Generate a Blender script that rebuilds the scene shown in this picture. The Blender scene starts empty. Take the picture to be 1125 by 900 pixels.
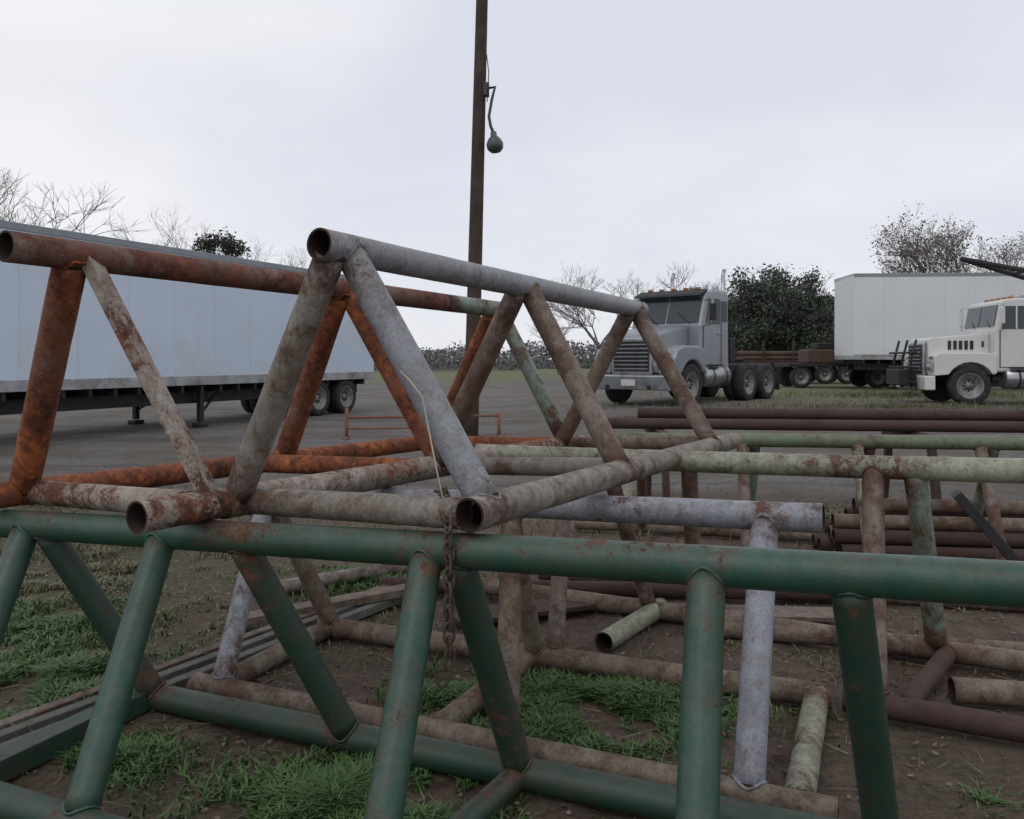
import bpy, bmesh, math, random
import numpy as np
from mathutils import Vector, Matrix, noise
random.seed(7); rng=np.random.default_rng(7)
S=bpy.context.scene
S.view_settings.view_transform='Standard'; S.view_settings.look='None'; S.view_settings.exposure=0

# ---------------- materials ----------------
def newmat(name):
    m=bpy.data.materials.new(name); m.use_nodes=True
    nt=m.node_tree; b=nt.nodes['Principled BSDF']
    return m,nt,b
def node(nt,t,**kw):
    n=nt.nodes.new(t)
    for k,v in kw.items():
        if k in n.inputs: n.inputs[k].default_value=v
        else: setattr(n,k,v)
    return n
def noise_n(nt,co,scale,detail=6,rough=.6,dist=0):
    n=node(nt,'ShaderNodeTexNoise',Scale=scale,Detail=detail,Roughness=rough,Distortion=dist)
    nt.links.new(co,n.inputs['Vector']); return n.outputs['Fac']
def math_n(nt,op,a,b=None,clamp=False):
    n=node(nt,'ShaderNodeMath',operation=op); n.use_clamp=clamp
    for i,v in enumerate((a,b)):
        if v is None: continue
        if isinstance(v,(int,float)): n.inputs[i].default_value=v
        else: nt.links.new(v,n.inputs[i])
    return n.outputs[0]
def ramp(nt,fac,stops,interp='LINEAR'):
    n=node(nt,'ShaderNodeValToRGB'); n.color_ramp.interpolation=interp
    e=n.color_ramp.elements
    while len(e)<len(stops): e.new(.5)
    for i,(p,c) in enumerate(stops):
        e[i].position=p
        if isinstance(c,(int,float)): c=(c,c,c)
        e[i].color=(*c,1)
    nt.links.new(fac,n.inputs[0]); return n.outputs[0]
def mix(nt,f,a,b,mode='MIX'):
    n=node(nt,'ShaderNodeMix',data_type='RGBA',blend_type=mode)
    for i,v in ((0,f),(6,a),(7,b)):
        if isinstance(v,(int,float)): n.inputs[i].default_value=v
        elif isinstance(v,tuple): n.inputs[i].default_value=(*v,1)
        else: nt.links.new(v,n.inputs[i])
    return n.outputs[2]
def objco(nt):
    return node(nt,'ShaderNodeTexCoord').outputs['Object']
def bump(nt,b,h,strength=.4,dist=.01):
    n=node(nt,'ShaderNodeBump',Strength=strength,Distance=dist)
    nt.links.new(h,n.inputs['Height']); nt.links.new(n.outputs[0],b.inputs['Normal'])

def rust_paint(name,paint,paint2,thr,weldk=.12,rusts=((.030,.014,.009),(.10,.038,.018),(.26,.085,.03)),scale=9,dirt=(.10,.08,.06),dirtk=.5,rough=.5,soft=.02,stain=.55,topk=0.0):
    m,nt,b=newmat(name); co=objco(nt)
    n1=noise_n(nt,co,scale,6,.72,.3); n2=noise_n(nt,co,1.7,1,.5); n3=noise_n(nt,co,80,3,.7)
    at=node(nt,'ShaderNodeAttribute',attribute_name='weld')
    g=node(nt,'ShaderNodeNewGeometry'); sx=node(nt,'ShaderNodeSeparateXYZ'); nt.links.new(g.outputs['Normal'],sx.inputs[0])
    v=math_n(nt,'ADD',math_n(nt,'MULTIPLY',n1,.50),math_n(nt,'MULTIPLY',n2,.33))
    v=math_n(nt,'ADD',v,math_n(nt,'MULTIPLY',n3,.17))
    v=math_n(nt,'ADD',v,math_n(nt,'MULTIPLY',at.outputs['Fac'],weldk))
    if topk: v=math_n(nt,'ADD',v,math_n(nt,'MULTIPLY',math_n(nt,'MAXIMUM',sx.outputs[2],0.0),topk))
    mask=ramp(nt,v,[(thr-soft*.4,0),(thr+soft,1)])
    halo=ramp(nt,v,[(thr-.10,0),(thr+.0,1)])
    pn=noise_n(nt,co,4,4,.65)
    pc=mix(nt,ramp(nt,pn,[(.35,0),(.65,1)]),paint,paint2)
    up=math_n(nt,'MULTIPLY',math_n(nt,'ADD',sx.outputs[2],.8),.55,True)
    dn=ramp(nt,noise_n(nt,co,18,6,.8),[(.40,0),(.66,1)])
    df=math_n(nt,'MULTIPLY',math_n(nt,'MULTIPLY',dn,up),dirtk)
    pc=mix(nt,df,pc,dirt)
    # rust-water runs
    mp=node(nt,'ShaderNodeMapping'); mp.inputs['Scale'].default_value=(26,26,3); nt.links.new(co,mp.inputs[0])
    st=ramp(nt,noise_n(nt,mp.outputs[0],1,4,.7),[(.50,0),(.66,.55)])
    pc=mix(nt,math_n(nt,'MULTIPLY',st,stain),pc,rusts[1])
    pc=mix(nt,math_n(nt,'MULTIPLY',halo,stain),pc,rusts[1])
    rn=noise_n(nt,co,24,7,.75)
    rc=ramp(nt,math_n(nt,'ADD',math_n(nt,'MULTIPLY',rn,.6),math_n(nt,'MULTIPLY',pn,.4)),[(.38,rusts[0]),(.5,rusts[1]),(.62,rusts[2])])
    col=mix(nt,mask,pc,rc)
    col=mix(nt,ramp(nt,n3,[(.5,0),(.72,.4)]),col,(.05,.04,.032))
    nt.links.new(col,b.inputs['Base Color'])
    nt.links.new(ramp(nt,mask,[(0,rough),(1,.92)]),b.inputs['Roughness'])
    bump(nt,b,rn,.5,.004)
    return m
def simple(name,col,rough=.6,metal=0,var=.25,scale=6,dirt=None,dirtt=.55,bumpk=0):
    m,nt,b=newmat(name); co=objco(nt)
    n=noise_n(nt,co,scale,5,.65)
    c2=tuple(c*(1-var) for c in col)
    c=mix(nt,ramp(nt,n,[(.35,0),(.65,1)]),col,c2)
    if dirt:
        c=mix(nt,ramp(nt,noise_n(nt,co,scale*.6,7,.75,.5),[(dirtt-.05,0),(dirtt+.15,.8)]),c,dirt)
    nt.links.new(c,b.inputs['Base Color']); b.inputs['Roughness'].default_value=rough; b.inputs['Metallic'].default_value=metal
    if bumpk: bump(nt,b,n,bumpk,.01)
    return m
ORG=((.040,.014,.009),(.17,.050,.019),(.44,.135,.04))
BRN=((.028,.015,.010),(.078,.038,.024),(.16,.072,.04))
M_green=rust_paint('green_paint',(.008,.062,.040),(.014,.082,.052),.595,.045,BRN,14,(.085,.10,.08),.95,.45,.025,.35,.035)
M_greenL=rust_paint('green_paint_dark',(.006,.040,.025),(.009,.052,.032),.59,.045,BRN,13,(.06,.065,.05),.8,.5,.025,.35,.02)
M_grey=rust_paint('grey_paint',(.27,.29,.325),(.21,.225,.25),.60,.05,BRN,11,(.15,.13,.11),.9,.5,.03,.55)
M_greyb=rust_paint('grey_paint_dirty',(.29,.27,.235),(.20,.175,.145),.585,.07,BRN,9,(.12,.09,.065),.95,.6,.06,.7)
M_greyr=rust_paint('grey_paint_rusty',(.23,.195,.165),(.16,.12,.09),.54,.06,BRN,9,(.12,.075,.05),.95,.65,.08,.75)
M_rust=rust_paint('rusted_orange',(.24,.19,.165),(.12,.07,.05),.435,.03,ORG,5,(.16,.075,.045),.9,.8,.05,.8)
M_rustw=rust_paint('white_over_rust',(.44,.41,.37),(.30,.26,.22),.52,.05,((.03,.014,.01),(.11,.044,.024),(.26,.09,.035)),13,(.22,.16,.11),.85,.6,.03,.6)
M_redch=rust_paint('rusty_red_chord',(.22,.16,.14),(.12,.06,.045),.485,.02,((.028,.012,.009),(.10,.034,.021),(.22,.07,.035)),9,(.15,.09,.07),.8,.7,.05,.7)
M_mint=rust_paint('mint_paint',(.16,.25,.20),(.22,.28,.23),.55,.08,BRN,11,(.16,.14,.10),.85,.5,.04,.6)
M_cream=rust_paint('cream_green_paint',(.34,.38,.28),(.27,.29,.21),.565,.06,BRN,11,(.17,.15,.11),.9,.5,.04,.6)
M_lav=rust_paint('pale_grey_paint',(.31,.33,.39),(.25,.265,.31),.585,.06,BRN,12,(.17,.15,.13),.9,.5,.035,.55)
M_beige=rust_paint('beige_old_paint',(.24,.20,.155),(.165,.13,.095),.555,.05,BRN,9,(.12,.09,.065),.95,.7,.07,.7)
M_dkrust=rust_paint('dark_rust_steel',(.05,.030,.025),(.065,.036,.030),.53,.03,((.02,.010,.008),(.05,.024,.018),(.085,.04,.028)),6,(.08,.055,.042),.7,.85,.06)
M_sage=rust_paint('sage_paint',(.12,.17,.10),(.15,.19,.12),.57,.06,BRN,9,(.12,.10,.08),.8,.6,.05)
M_in=simple('pipe_inside_rust',(.045,.024,.017),.95,0,.5,20)
M_dirtpaint=simple('flatbar_grey',(.16,.165,.15),.8,0,.4,7,(.075,.055,.042),.5,.4)

# ---------------- mesh helpers ----------------
def empty(name,loc=(0,0,0),rz=0,sc=1):
    e=bpy.data.objects.new(name,None); S.collection.objects.link(e); e.location=loc; e.rotation_euler=(0,0,rz); e.scale=(sc,)*3
    e.empty_display_size=.2
    return e
def mk(name,V,F,mats,parent=None,smooth=False,fm=None,bev=0):
    me=bpy.data.meshes.new(name); me.from_pydata([tuple(v) for v in V],[],F); me.update()
    for m in (mats if isinstance(mats,(list,tuple)) else [mats]): me.materials.append(m)
    if fm is not None: me.polygons.foreach_set('material_index',fm)
    if smooth: me.polygons.foreach_set('use_smooth',[True]*len(me.polygons))
    o=bpy.data.objects.new(name,me); S.collection.objects.link(o)
    if parent: o.parent=parent
    if bev:
        b=o.modifiers.new('bev','BEVEL'); b.width=bev; b.segments=2; b.limit_method='ANGLE'; b.angle_limit=.6
    return o
def frame(u):
    u=u.normalized(); a=Vector((0,0,1)) if abs(u.z)<.9 else Vector((1,0,0))
    e1=u.cross(a).normalized(); e2=u.cross(e1).normalized(); return e1,e2
def tube(name,p0,p1,r,mat,parent,welds=(),seg=28,wall=.008,step=.05,bow=0.0):
    p0=Vector(p0);p1=Vector(p1);u=p1-p0;L=u.length;u.normalize();e1,e2=frame(u)
    n=max(2,int(L/step)+1); V=[];F=[];fm=[];W=[]
    sd=random.random()*100
    for i in range(n+1):
        t=i/n; c=p0.lerp(p1,t)+Vector((0,0,-bow*4*t*(1-t)))
        w=0
        for q in welds: w=max(w,math.exp(-((c-Vector(q)).length/ (r*1.9))**2))
        for k in range(seg):
            a=2*math.pi*k/seg; d=e1*math.cos(a)+e2*math.sin(a)
            pt=c+d*r; rr=r*(1+.022*noise.noise(pt*5+Vector((sd,0,0)))+.010*noise.noise(pt*22+Vector((sd,0,0))))
            V.append(c+d*rr); W.append(w)
    for i in range(n):
        for k in range(seg):
            k2=(k+1)%seg; F.append((i*seg+k,i*seg+k2,(i+1)*seg+k2,(i+1)*seg+k)); fm.append(0)
    b=len(V)
    for c in (p0,p0+u*min(.25,L*.3),p1-u*min(.25,L*.3),p1):
        for k in range(seg):
            a=2*math.pi*k/seg; V.append(c+(e1*math.cos(a)+e2*math.sin(a))*(r-wall)); W.append(1)
    for k in range(seg):
        k2=(k+1)%seg
        F.append((k2,k,b+k,b+k2));fm.append(1)
        F.append((b+k2,b+k,b+seg+k,b+seg+k2));fm.append(1)
        o=n*seg; F.append((o+k,o+k2,b+3*seg+k2,b+3*seg+k));fm.append(1)
        F.append((b+2*seg+k2,b+2*seg+k,b+3*seg+k,b+3*seg+k2));fm.append(1)
    ob=mk(name,V,F,[mat,M_in],parent,False,fm)
    me=ob.data; me.polygons.foreach_set('use_smooth',[i<n*seg for i in range(len(me.polygons))])
    at=me.attributes.new('weld','FLOAT','POINT'); at.data.foreach_set('value',W)
    return ob
def bead(name,base,u,r,c,R,mat,parent,rad=.0055):
    base=Vector(base);u=Vector(u).normalized();c=Vector(c).normalized();e1,e2=frame(u);pts=[]
    for k in range(40):
        a=2*math.pi*k/40; w=(e1*math.cos(a)+e2*math.sin(a))*r
        wp=w-c*w.dot(c); up=u-c*u.dot(c); A=up.dot(up);B=2*wp.dot(up);C=wp.dot(wp)-R*R; D=B*B-4*A*C
        if D<0: t=-B/(2*A)
        else: t=(-B+math.sqrt(D))/(2*A)
        pts.append(base+w+u*t)
    V=[];F=[];m=len(pts);sg=6
    for i,p in enumerate(pts):
        tg=(pts[(i+1)%m]-pts[i-1]); f1,f2=frame(tg); rr=rad*random.uniform(.8,1.35)
        for k in range(sg):
            a=2*math.pi*k/sg; V.append(p+(f1*math.cos(a)+f2*math.sin(a))*rr)
    for i in range(m):
        j=(i+1)%m
        best=min(range(sg),key=lambda s:sum((Vector(V[i*sg+k])-Vector(V[j*sg+(k+s)%sg])).length for k in range(sg)))
        for k in range(sg):
            k2=(k+1)%sg; F.append((i*sg+k,i*sg+k2,j*sg+(k2+best)%sg,j*sg+(k+best)%sg))
    o=mk(name,V,F,mat,parent,True)
    at=o.data.attributes.new('weld','FLOAT','POINT'); at.data.foreach_set('value',[.9]*len(V))
    return o
def polytube(name,pts,r,mat,parent,seg=8,closed=False):
    pts=[Vector(p) for p in pts];V=[];F=[];m=len(pts)
    pe1=None
    for i,p in enumerate(pts):
        tg=(pts[(i+1)%m]-pts[i-1]) if closed else (pts[min(i+1,m-1)]-pts[max(i-1,0)])
        tg.normalize()
        if pe1 is None: e1,_=frame(tg)
        else: e1=(pe1-tg*pe1.dot(tg)).normalized()
        pe1=e1; e2=tg.cross(e1); rr=r[i] if isinstance(r,list) else r
        for k in range(seg):
            a=2*math.pi*k/seg; V.append(p+(e1*math.cos(a)+e2*math.sin(a))*rr)
    for i in range(m if closed else m-1):
        j=(i+1)%m
        for k in range(seg):
            k2=(k+1)%seg; F.append((i*seg+k,i*seg+k2,j*seg+k2,j*seg+k))
    if not closed:
        F.append(tuple(range(seg-1,-1,-1))); F.append(tuple((m-1)*seg+k for k in range(seg)))
    return mk(name,V,F,mat,parent,True)
def box(name,a,b,mat,parent,bev=.01):
    x0,y0,z0=a;x1,y1,z1=b
    V=[(x0,y0,z0),(x1,y0,z0),(x1,y1,z0),(x0,y1,z0),(x0,y0,z1),(x1,y0,z1),(x1,y1,z1),(x0,y1,z1)]
    F=[(3,2,1,0),(4,5,6,7),(0,1,5,4),(1,2,6,5),(2,3,7,6),(3,0,4,7)]
    return mk(name,V,F,mat,parent,False,None,bev)
def beam(name,p0,p1,w,h,mat,parent,bev=.004):
    p0=Vector(p0);p1=Vector(p1);u=(p1-p0).normalized();e1,e2=frame(u);n=max(1,int((p1-p0).length/.1));V=[];F=[]
    for i in range(n+1):
        c=p0.lerp(p1,i/n)
        for s,t in ((-1,-1),(1,-1),(1,1),(-1,1)): V.append(c+e1*s*w/2+e2*t*h/2)
    for i in range(n):
        for k in range(4): F.append((i*4+k,i*4+(k+1)%4,i*4+4+(k+1)%4,i*4+4+k))
    F.append((3,2,1,0)); F.append(tuple(n*4+k for k in range(4)))
    return mk(name,V,F,mat,parent,False,None,bev)
def prism(name,prof,y0,y1,mat,parent,bev=.03):
    n=len(prof);V=[(x,y0,z) for x,z in prof]+[(x,y1,z) for x,z in prof]
    F=[tuple(range(n)),tuple(range(2*n-1,n-1,-1))]+[(i,n+i,n+(i+1)%n,(i+1)%n) for i in range(n)]
    o=mk(name,V,F,mat,parent,False,None,bev)
    bm=bmesh.new();bm.from_mesh(o.data);bmesh.ops.recalc_face_normals(bm,faces=bm.faces);bm.to_mesh(o.data);bm.free()
    return o
def lathe(name,c,axis,prof,mat,parent,seg=32,fm=None):
    c=Vector(c);u=Vector(axis).normalized();e1,e2=frame(u);V=[];F=[];m=[]
    for (r,h) in prof:
        for k in range(seg):
            a=2*math.pi*k/seg;V.append(c+u*h+(e1*math.cos(a)+e2*math.sin(a))*r)
    for i in range(len(prof)-1):
        for k in range(seg):
            k2=(k+1)%seg;F.append((i*seg+k,i*seg+k2,(i+1)*seg+k2,(i+1)*seg+k)); m.append(fm[i] if fm else 0)
    return mk(name,V,F,mat,parent,True,m)

R=.059; RL=.055
def join_leg(name,ca,cb,axa,axb,mat,par,rl=RL,Rc=R):
    ca=Vector(ca);cb=Vector(cb);u=(cb-ca).normalized()
    tube(name,ca+u*R*.6,cb-u*R*.6,rl,mat,par,[ca+u*R,cb-u*R])
    bead(name+'_weld_top',ca,u,rl,axa,Rc,mat,par)
    bead(name+'_weld_foot',cb,-u,rl,axb,Rc,mat,par)
def line(p,d,s): return Vector(p)+Vector(d).normalized()*s

# ============ grey pipe truss (resting on the green one) ============
d=Vector((.481,.876,-.0175)).normalized()
T0=(-.70,2.97,2.019);R0=(-.1436,2.72,1.082);L0=(-1.155,3.276,1.02)
g=empty('grey_pipe_truss')
st=[(.16,.13,.06),(1.62,1.40,1.5),(3.27,3.03,3.12)]
tube('top_chord',line(T0,d,0),line(T0,d,3.40),R,M_grey,g,[line(T0,d,s[0]) for s in st])
tube('base_chord_front',line(R0,d,0),line(R0,d,3.58),R,M_greyb,g,[line(R0,d,s[1]) for s in st])
tube('base_chord_rear',line(L0,d,0),line(L0,d,3.5),R,M_greyb,g,[line(L0,d,s[2]) for s in st])
for i,(a,b,c) in enumerate(st):
    join_leg('leg_front_%d'%i,line(T0,d,a),line(R0,d,b),d,d,[M_grey,M_greyr,M_greyr][i],g,.058 if i==0 else .056)
    join_leg('leg_rear_%d'%i,line(T0,d,a-.08),line(L0,d,c),d,d,[M_greyb,M_greyr,M_greyr][i],g,.058 if i==0 else .056)
join_leg('cross_pipe_near',line(L0,d,.12),line(R0,d,.03),d,d,M_greyb,g,.054)
join_leg('cross_pipe_mid',line(L0,d,1.62),line(R0,d,1.62),d,d,M_greyb,g,.05)
join_leg('cross_pipe_far',line(L0,d,3.35),line(R0,d,3.4),d,d,M_beige,g,.05)

# ============ rusty pipe truss ============
T0=(-1.858,3.0,2.015);R0=(-1.343,2.93,1.035);L0=(-2.355,3.49,1.0)
d2=Vector((.481,.876,-.010)).normalized()
h=empty('rusty_pipe_truss')
st=[(.31,.33,.27),(1.9,1.95,1.9),(3.66,3.62,3.6)]
tube('top_chord',line(T0,d2,0),line(T0,d2,2.9),R,M_redch,h,[line(T0,d2,s[0]) for s in st[:2]])
tube('top_chord_end',line(T0,d2,2.9),line(T0,d2,3.84),R*1.004,M_mint,h,[line(T0,d2,3.66),line(T0,d2,2.9)])
tube('base_chord_front',line(R0,d,0),line(R0,d,3.85),R,M_rustw,h,[line(R0,d,s[1]) for s in st])
tube('base_chord_rear',line(L0,d,0),line(L0,d,3.8),R,M_rust,h,[line(L0,d,s[2]) for s in st])
a,b,c=st[0]
beam('leg_front_0',line(T0,d2,a)-Vector((0,0,-.03)),line(R0,d,b)+Vector((0,0,.03)),.085,.05,M_rustw,h)
join_leg('leg_rear_0',line(T0,d2,a-.05),line(L0,d,c),d2,d,M_rust,h,.064)
a,b,c=st[1]
join_leg('leg_front_1',line(T0,d2,a),line(R0,d,b),d2,d,M_rust,h); join_leg('leg_rear_1',line(T0,d2,a-.05),line(L0,d,c),d2,d,M_rust,h,.066)
a,b,c=st[2]
join_leg('leg_front_2',line(T0,d2,a),line(R0,d,b),d2,d,M_mint,h); join_leg('leg_rear_2',line(T0,d2,a-.1),line(L0,d,c),d2,d,M_rust,h)
join_leg('cross_pipe_near',line(L0,d,.30),line(R0,d,.30),d,d,M_rustw,h)
join_leg('cross_pipe_mid',line(L0,d,1.7),line(R0,d,1.75),d,d,M_rust,h)
join_leg('cross_pipe_far',line(L0,d,3.5),line(R0,d,3.5),d,d,M_rust,h)

# ============ green pipe truss ============
G=empty('green_pipe_truss')
def gt(X): return Vector((X,2.7055-.416*X,.9575+.0388*X))
def gf(X): return Vector((X,3.063-.416*X,.062))
def gn(X): return Vector((X,2.11-.416*X,.062))
gd=Vector((1,-.416,.0388)); gb=Vector((1,-.416,0))
tops_n=[-2.12,-1.40,-.29,.585]; foot_n=[-2.1,-1.44,-.40,.42]
tops_f=[-2.03,-1.05,-.19,.95]; foot_f=[-1.62,-.66,.03,1.17]
tube('top_chord',gt(-2.32),gt(2.6),.061,M_green,G,[gt(x) for x in tops_n+tops_f])
tube('base_chord_far',gf(-1.70),gf(2.4),.057,M_greenL,G,[gf(x) for x in foot_f])
tube('base_chord_near',gn(-2.05),gn(2.2),.057,M_greenL,G,[gn(x) for x in foot_n])
for i,(a,b) in enumerate(zip(tops_n,foot_n)):
    join_leg('leg_near_%d'%i,gt(a),gn(b),gd,gb,M_green,G,.056,.061)
for i,(a,b) in enumerate(zip(tops_f,foot_f)):
    join_leg('leg_far_%d'%i,gt(a),gf(b),gd,gb,M_greenL,G,.055,.061)
join_leg('leg_near_4',gt(1.75),gn(1.7),gd,gb,M_green,G); join_leg('leg_far_4',gt(2.1),gf(2.2),gd,gb,M_greenL,G)
beam('end_cross',gf(-1.66),gn(-2.0),.10,.09,M_greenL,G)
join_leg('brace_pipe',gf(0.03),gn(-.40),gb,gb,M_greenL,G,.045)

# ============ pale grey rack ============
K=empty('pale_grey_pipe_rack')
def kt(X): return Vector((X,3.907-.483*X,.909+.040*X))
def kf(X): return Vector((X,4.30-.385*X,.062))
def kn(X): return Vector((X,3.235-.43*X,.062))
kd=Vector((1,-.483,.04)); kb=Vector((1,-.385,0)); kc=Vector((1,-.43,0))
tube('top_chord',kt(-1.5),kt(1.256),.06,M_lav,K,[kt(x) for x in(-1.386,.05,1.05)])
tube('base_chord_far',kf(-1.1),kf(1.46),.055,M_beige,K,[kf(-1),kf(.1),kf(1.4)])
tube('base_chord_near',kn(-1.5),kn(1.1),.055,M_beige,K,[kn(-1.3),kn(0),kn(.9)])
join_leg('leg_near_0',kt(-1.36),kn(-1.36),kd,kc,M_lav,K,.05); join_leg('leg_far_0',kt(-1.36),kf(-1.02),kd,kb,M_beige,K,.05)
join_leg('leg_near_1',kt(.0),kn(-.02),kd,kc,M_beige,K,.05); join_leg('leg_far_1',kt(-.02),kf(.12),kd,kb,M_beige,K,.05)
join_leg('leg_near_2',kt(1.05),kn(.83),kd,kc,M_lav,K,.056)
join_leg('cross_0',kn(-1.40),kf(-1.05),kc,kb,M_beige,K,.05)
join_leg('cross_1',kn(-.33),kf(.10),kc,kb,M_beige,K,.05)
join_leg('cross_2',kn(.98),kf(1.40),kc,kb,M_cream,K,.054)

# ============ cream rack ============
C=empty('cream_pipe_rack')
def ct(X): return Vector((X,5.146-.51*X,1.005+.028*X))
def cn(X): return Vector((X,4.46-.50*X,.062))
def cf(X): return Vector((X,5.46-.50*X,.062))
cd=Vector((1,-.51,.028)); cb=Vector((1,-.5,0))
tube('top_chord',ct(-.22),ct(2.9),.060,M_cream,C,[ct(x) for x in(.3,1.83,2.0)],bow=.01)
tube('base_chord_near',cn(1.50),cn(2.9),.052,M_dkrust,C,[cn(1.62)])
tube('base_chord_far',cf(-.3),cf(3.2),.055,M_beige,C,[cf(.85)])
join_leg('leg_near_0',ct(.33),kf(.22),cd,kb,M_greyr,C,.046); join_leg('leg_far_0',ct(.55),cf(.85),cd,cb,M_greyr,C,.046)
join_leg('leg_near_1',ct(1.85),cn(1.62),cd,cb,M_greyr,C,.052); join_leg('leg_far_1',ct(2.02),cf(2.25),cd,cb,M_mint,C,.054)
join_leg('leg_near_2',ct(2.75),cn(2.8),cd,cb,M_greyr,C,.046); join_leg('leg_far_2',ct(1.0),cf(1.1),cd,cb,M_greyr,C,.045)
join_leg('cross_0',cn(1.72),cf(2.3),cb,cb,M_dkrust,C,.045)

# ============ green far rack ============
Q=empty('green_pipe_rack')
def qt(X): return Vector((X,7.28-.27*X,.905+.015*X))
def qn(X): return Vector((X,6.75-.27*X,.06))
def qf(X): return Vector((X,7.85-.27*X,.06))
tube('top_chord',qt(.75),qt(5),.056,M_sage,Q,[qt(1),qt(2.4),qt(3.8)])
tube('base_chord_near',qn(.6),qn(5),.05,M_dkrust,Q); tube('base_chord_far',qf(.6),qf(5),.05,M_beige,Q)
qb=Vector((1,-.27,0))
for i,x in enumerate((1.0,1.9,2.75,3.6,4.5)):
    join_leg('leg_near_%d'%i,qt(x),qn(x-.1),qb,qb,(M_cream,M_greyr)[i%2],Q,.045); join_leg('leg_far_%d'%i,qt(x+.1),qf(x+.2),qb,qb,(M_greyr,M_mint)[i%2],Q,.045)

def loose(name,p0,p1,r,m):
    return tube(name,p0,p1,r,m,None)
loose('loose_steel_pipe',(.50,4.46,.06),(.93,5.1,.06),.055,M_cream)
loose('loose_steel_pipe',(2.05,3.82,.06),(3.3,3.60,.06),.058,M_beige)
loose('loose_steel_pipe',(-.9,5.6,.06),(2.8,5.35,.06),.05,M_dkrust)
loose('loose_steel_pipe',(.2,5.95,.06),(3.9,5.0,.06),.055,M_greyr)
loose('loose_steel_pipe',(-1.6,5.5,.06),(-.5,6.3,.06),.05,M_greyb)
loose('loose_steel_pipe',(1.0,4.75,.05),(3.6,4.15,.05),.045,M_beige)
loose('loose_steel_pipe',(1.5,6.3,.06),(5.2,5.2,.07),.05,M_dkrust)
PS=empty('steel_pipe_pile')
rr=[(0,0),(.13,.0),(.26,0),(.39,0),(.52,0),(.065,.11),(.195,.11),(.325,.11),(.455,.11),(.13,.22),(.39,.22),(.26,.33)]
for i,(yy,zz) in enumerate(rr):
    x0=2.75+random.uniform(-.2,.2)
    tube('pipe_%d'%i,(x0,6.55+yy,.065+zz),(7.0+random.uniform(-.4,.4),6.0+yy,.065+zz),.058,[M_dkrust,M_greyr,M_dkrust,M_dkrust,M_beige][i%5],PS,step=.3)
M_black=simple('black_steel',(.02,.02,.022),.6,0,.3,8)
beam('steel_channel',(3.25,6.0,.62),(3.65,5.85,.10),.16,.07,M_black,None)
PR=empty('rusty_pipe_stack')
for i,(yy,zz) in enumerate([(9.0,.90),(9.13,.90),(9.26,.90),(9.07,1.01)]):
    tube('pipe_%d'%i,(1.0+i*.13,yy,zz),(9.5,yy-1.3,zz+.02),.06,M_dkrust,PR,step=.4)
for i,x in enumerate((1.6,4.2,6.8)):
    y=9.1-(x-1)*.153
    beam('stand_cap_%d'%i,(x,y-.5,.80),(x,y+.6,.80),.1,.08,M_dkrust,PR)
    beam('stand_leg_a_%d'%i,(x,y-.4,.76),(x,y-.55,0),.07,.07,M_dkrust,PR); beam('stand_leg_b_%d'%i,(x,y+.5,.76),(x,y+.65,0),.07,.07,M_dkrust,PR)
RA=empty('flat_steel_rails')
for i,(o,z) in enumerate(((0,.05),(.10,.05),(-.10,.04))):
    beam('rail_%d'%i,(-2.3-o*.85,3.0+o*.5,z),(-.55-o*.85,5.85+o*.5,z),.06,.05,[M_dirtpaint,M_greyr,M_dirtpaint][i],RA)
beam('steel_plank',(-.35,4.9,.05),(.6,5.3,.05),.25,.03,M_dkrust,None)
beam('steel_plank',(-1.6,4.75,.08),(-.6,5.4,.10),.12,.05,M_beige,None)
beam('steel_plank',(.9,5.1,.04),(2.0,5.0,.04),.22,.03,M_greyr,None)

# ============ chain and wire ============
CH=empty('hanging_chain')
M_chain=simple('chain_rust',(.085,.055,.038),.8,0,.5,60)
def link(i,c,up,rot):
    up=Vector(up).normalized();e1,e2=frame(up);s=e1*math.cos(rot)+e2*math.sin(rot);P=[]
    for k in range(16):
        a=2*math.pi*k/16; P.append(Vector(c)+up*(.024*math.sin(a)+ (.010 if math.sin(a)>0 else -.010))+s*.0165*math.cos(a))
    polytube('link_%d'%i,P,.0058,M_chain,CH,6,True)
path=[Vector(p) for p in((-.255,2.905,1.13),(-.235,2.84,1.14),(-.218,2.775,1.10),(-.212,2.72,1.05),(-.208,2.705,.95),(-.208,2.69,.85),(-.205,2.69,.60))]
i=0;acc=0;k=0
for a,b in zip(path[:-1],path[1:]):
    L=(b-a).length
    while acc<L:
        c=a.lerp(b,acc/L); link(k,c,(a-b),(k%2)*math.pi/2+.4+random.uniform(-.2,.2)); k+=1; acc+=.044
    acc-=L
polytube('tie_wire',[(-.22,2.72,1.1),(-.25,2.74,1.22),(-.285,2.80,1.36),(-.31,2.83,1.47),(-.36,2.86,1.53),(-.40,2.92,1.56)],.003,simple('wire_pale',(.45,.4,.3),.6),CH,6)
polytube('hanging_hook',[(-.205,2.69,.62),(-.205,2.69,.55),(-.23,2.69,.52),(-.25,2.69,.545)],.006,M_chain,CH,8)

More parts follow.
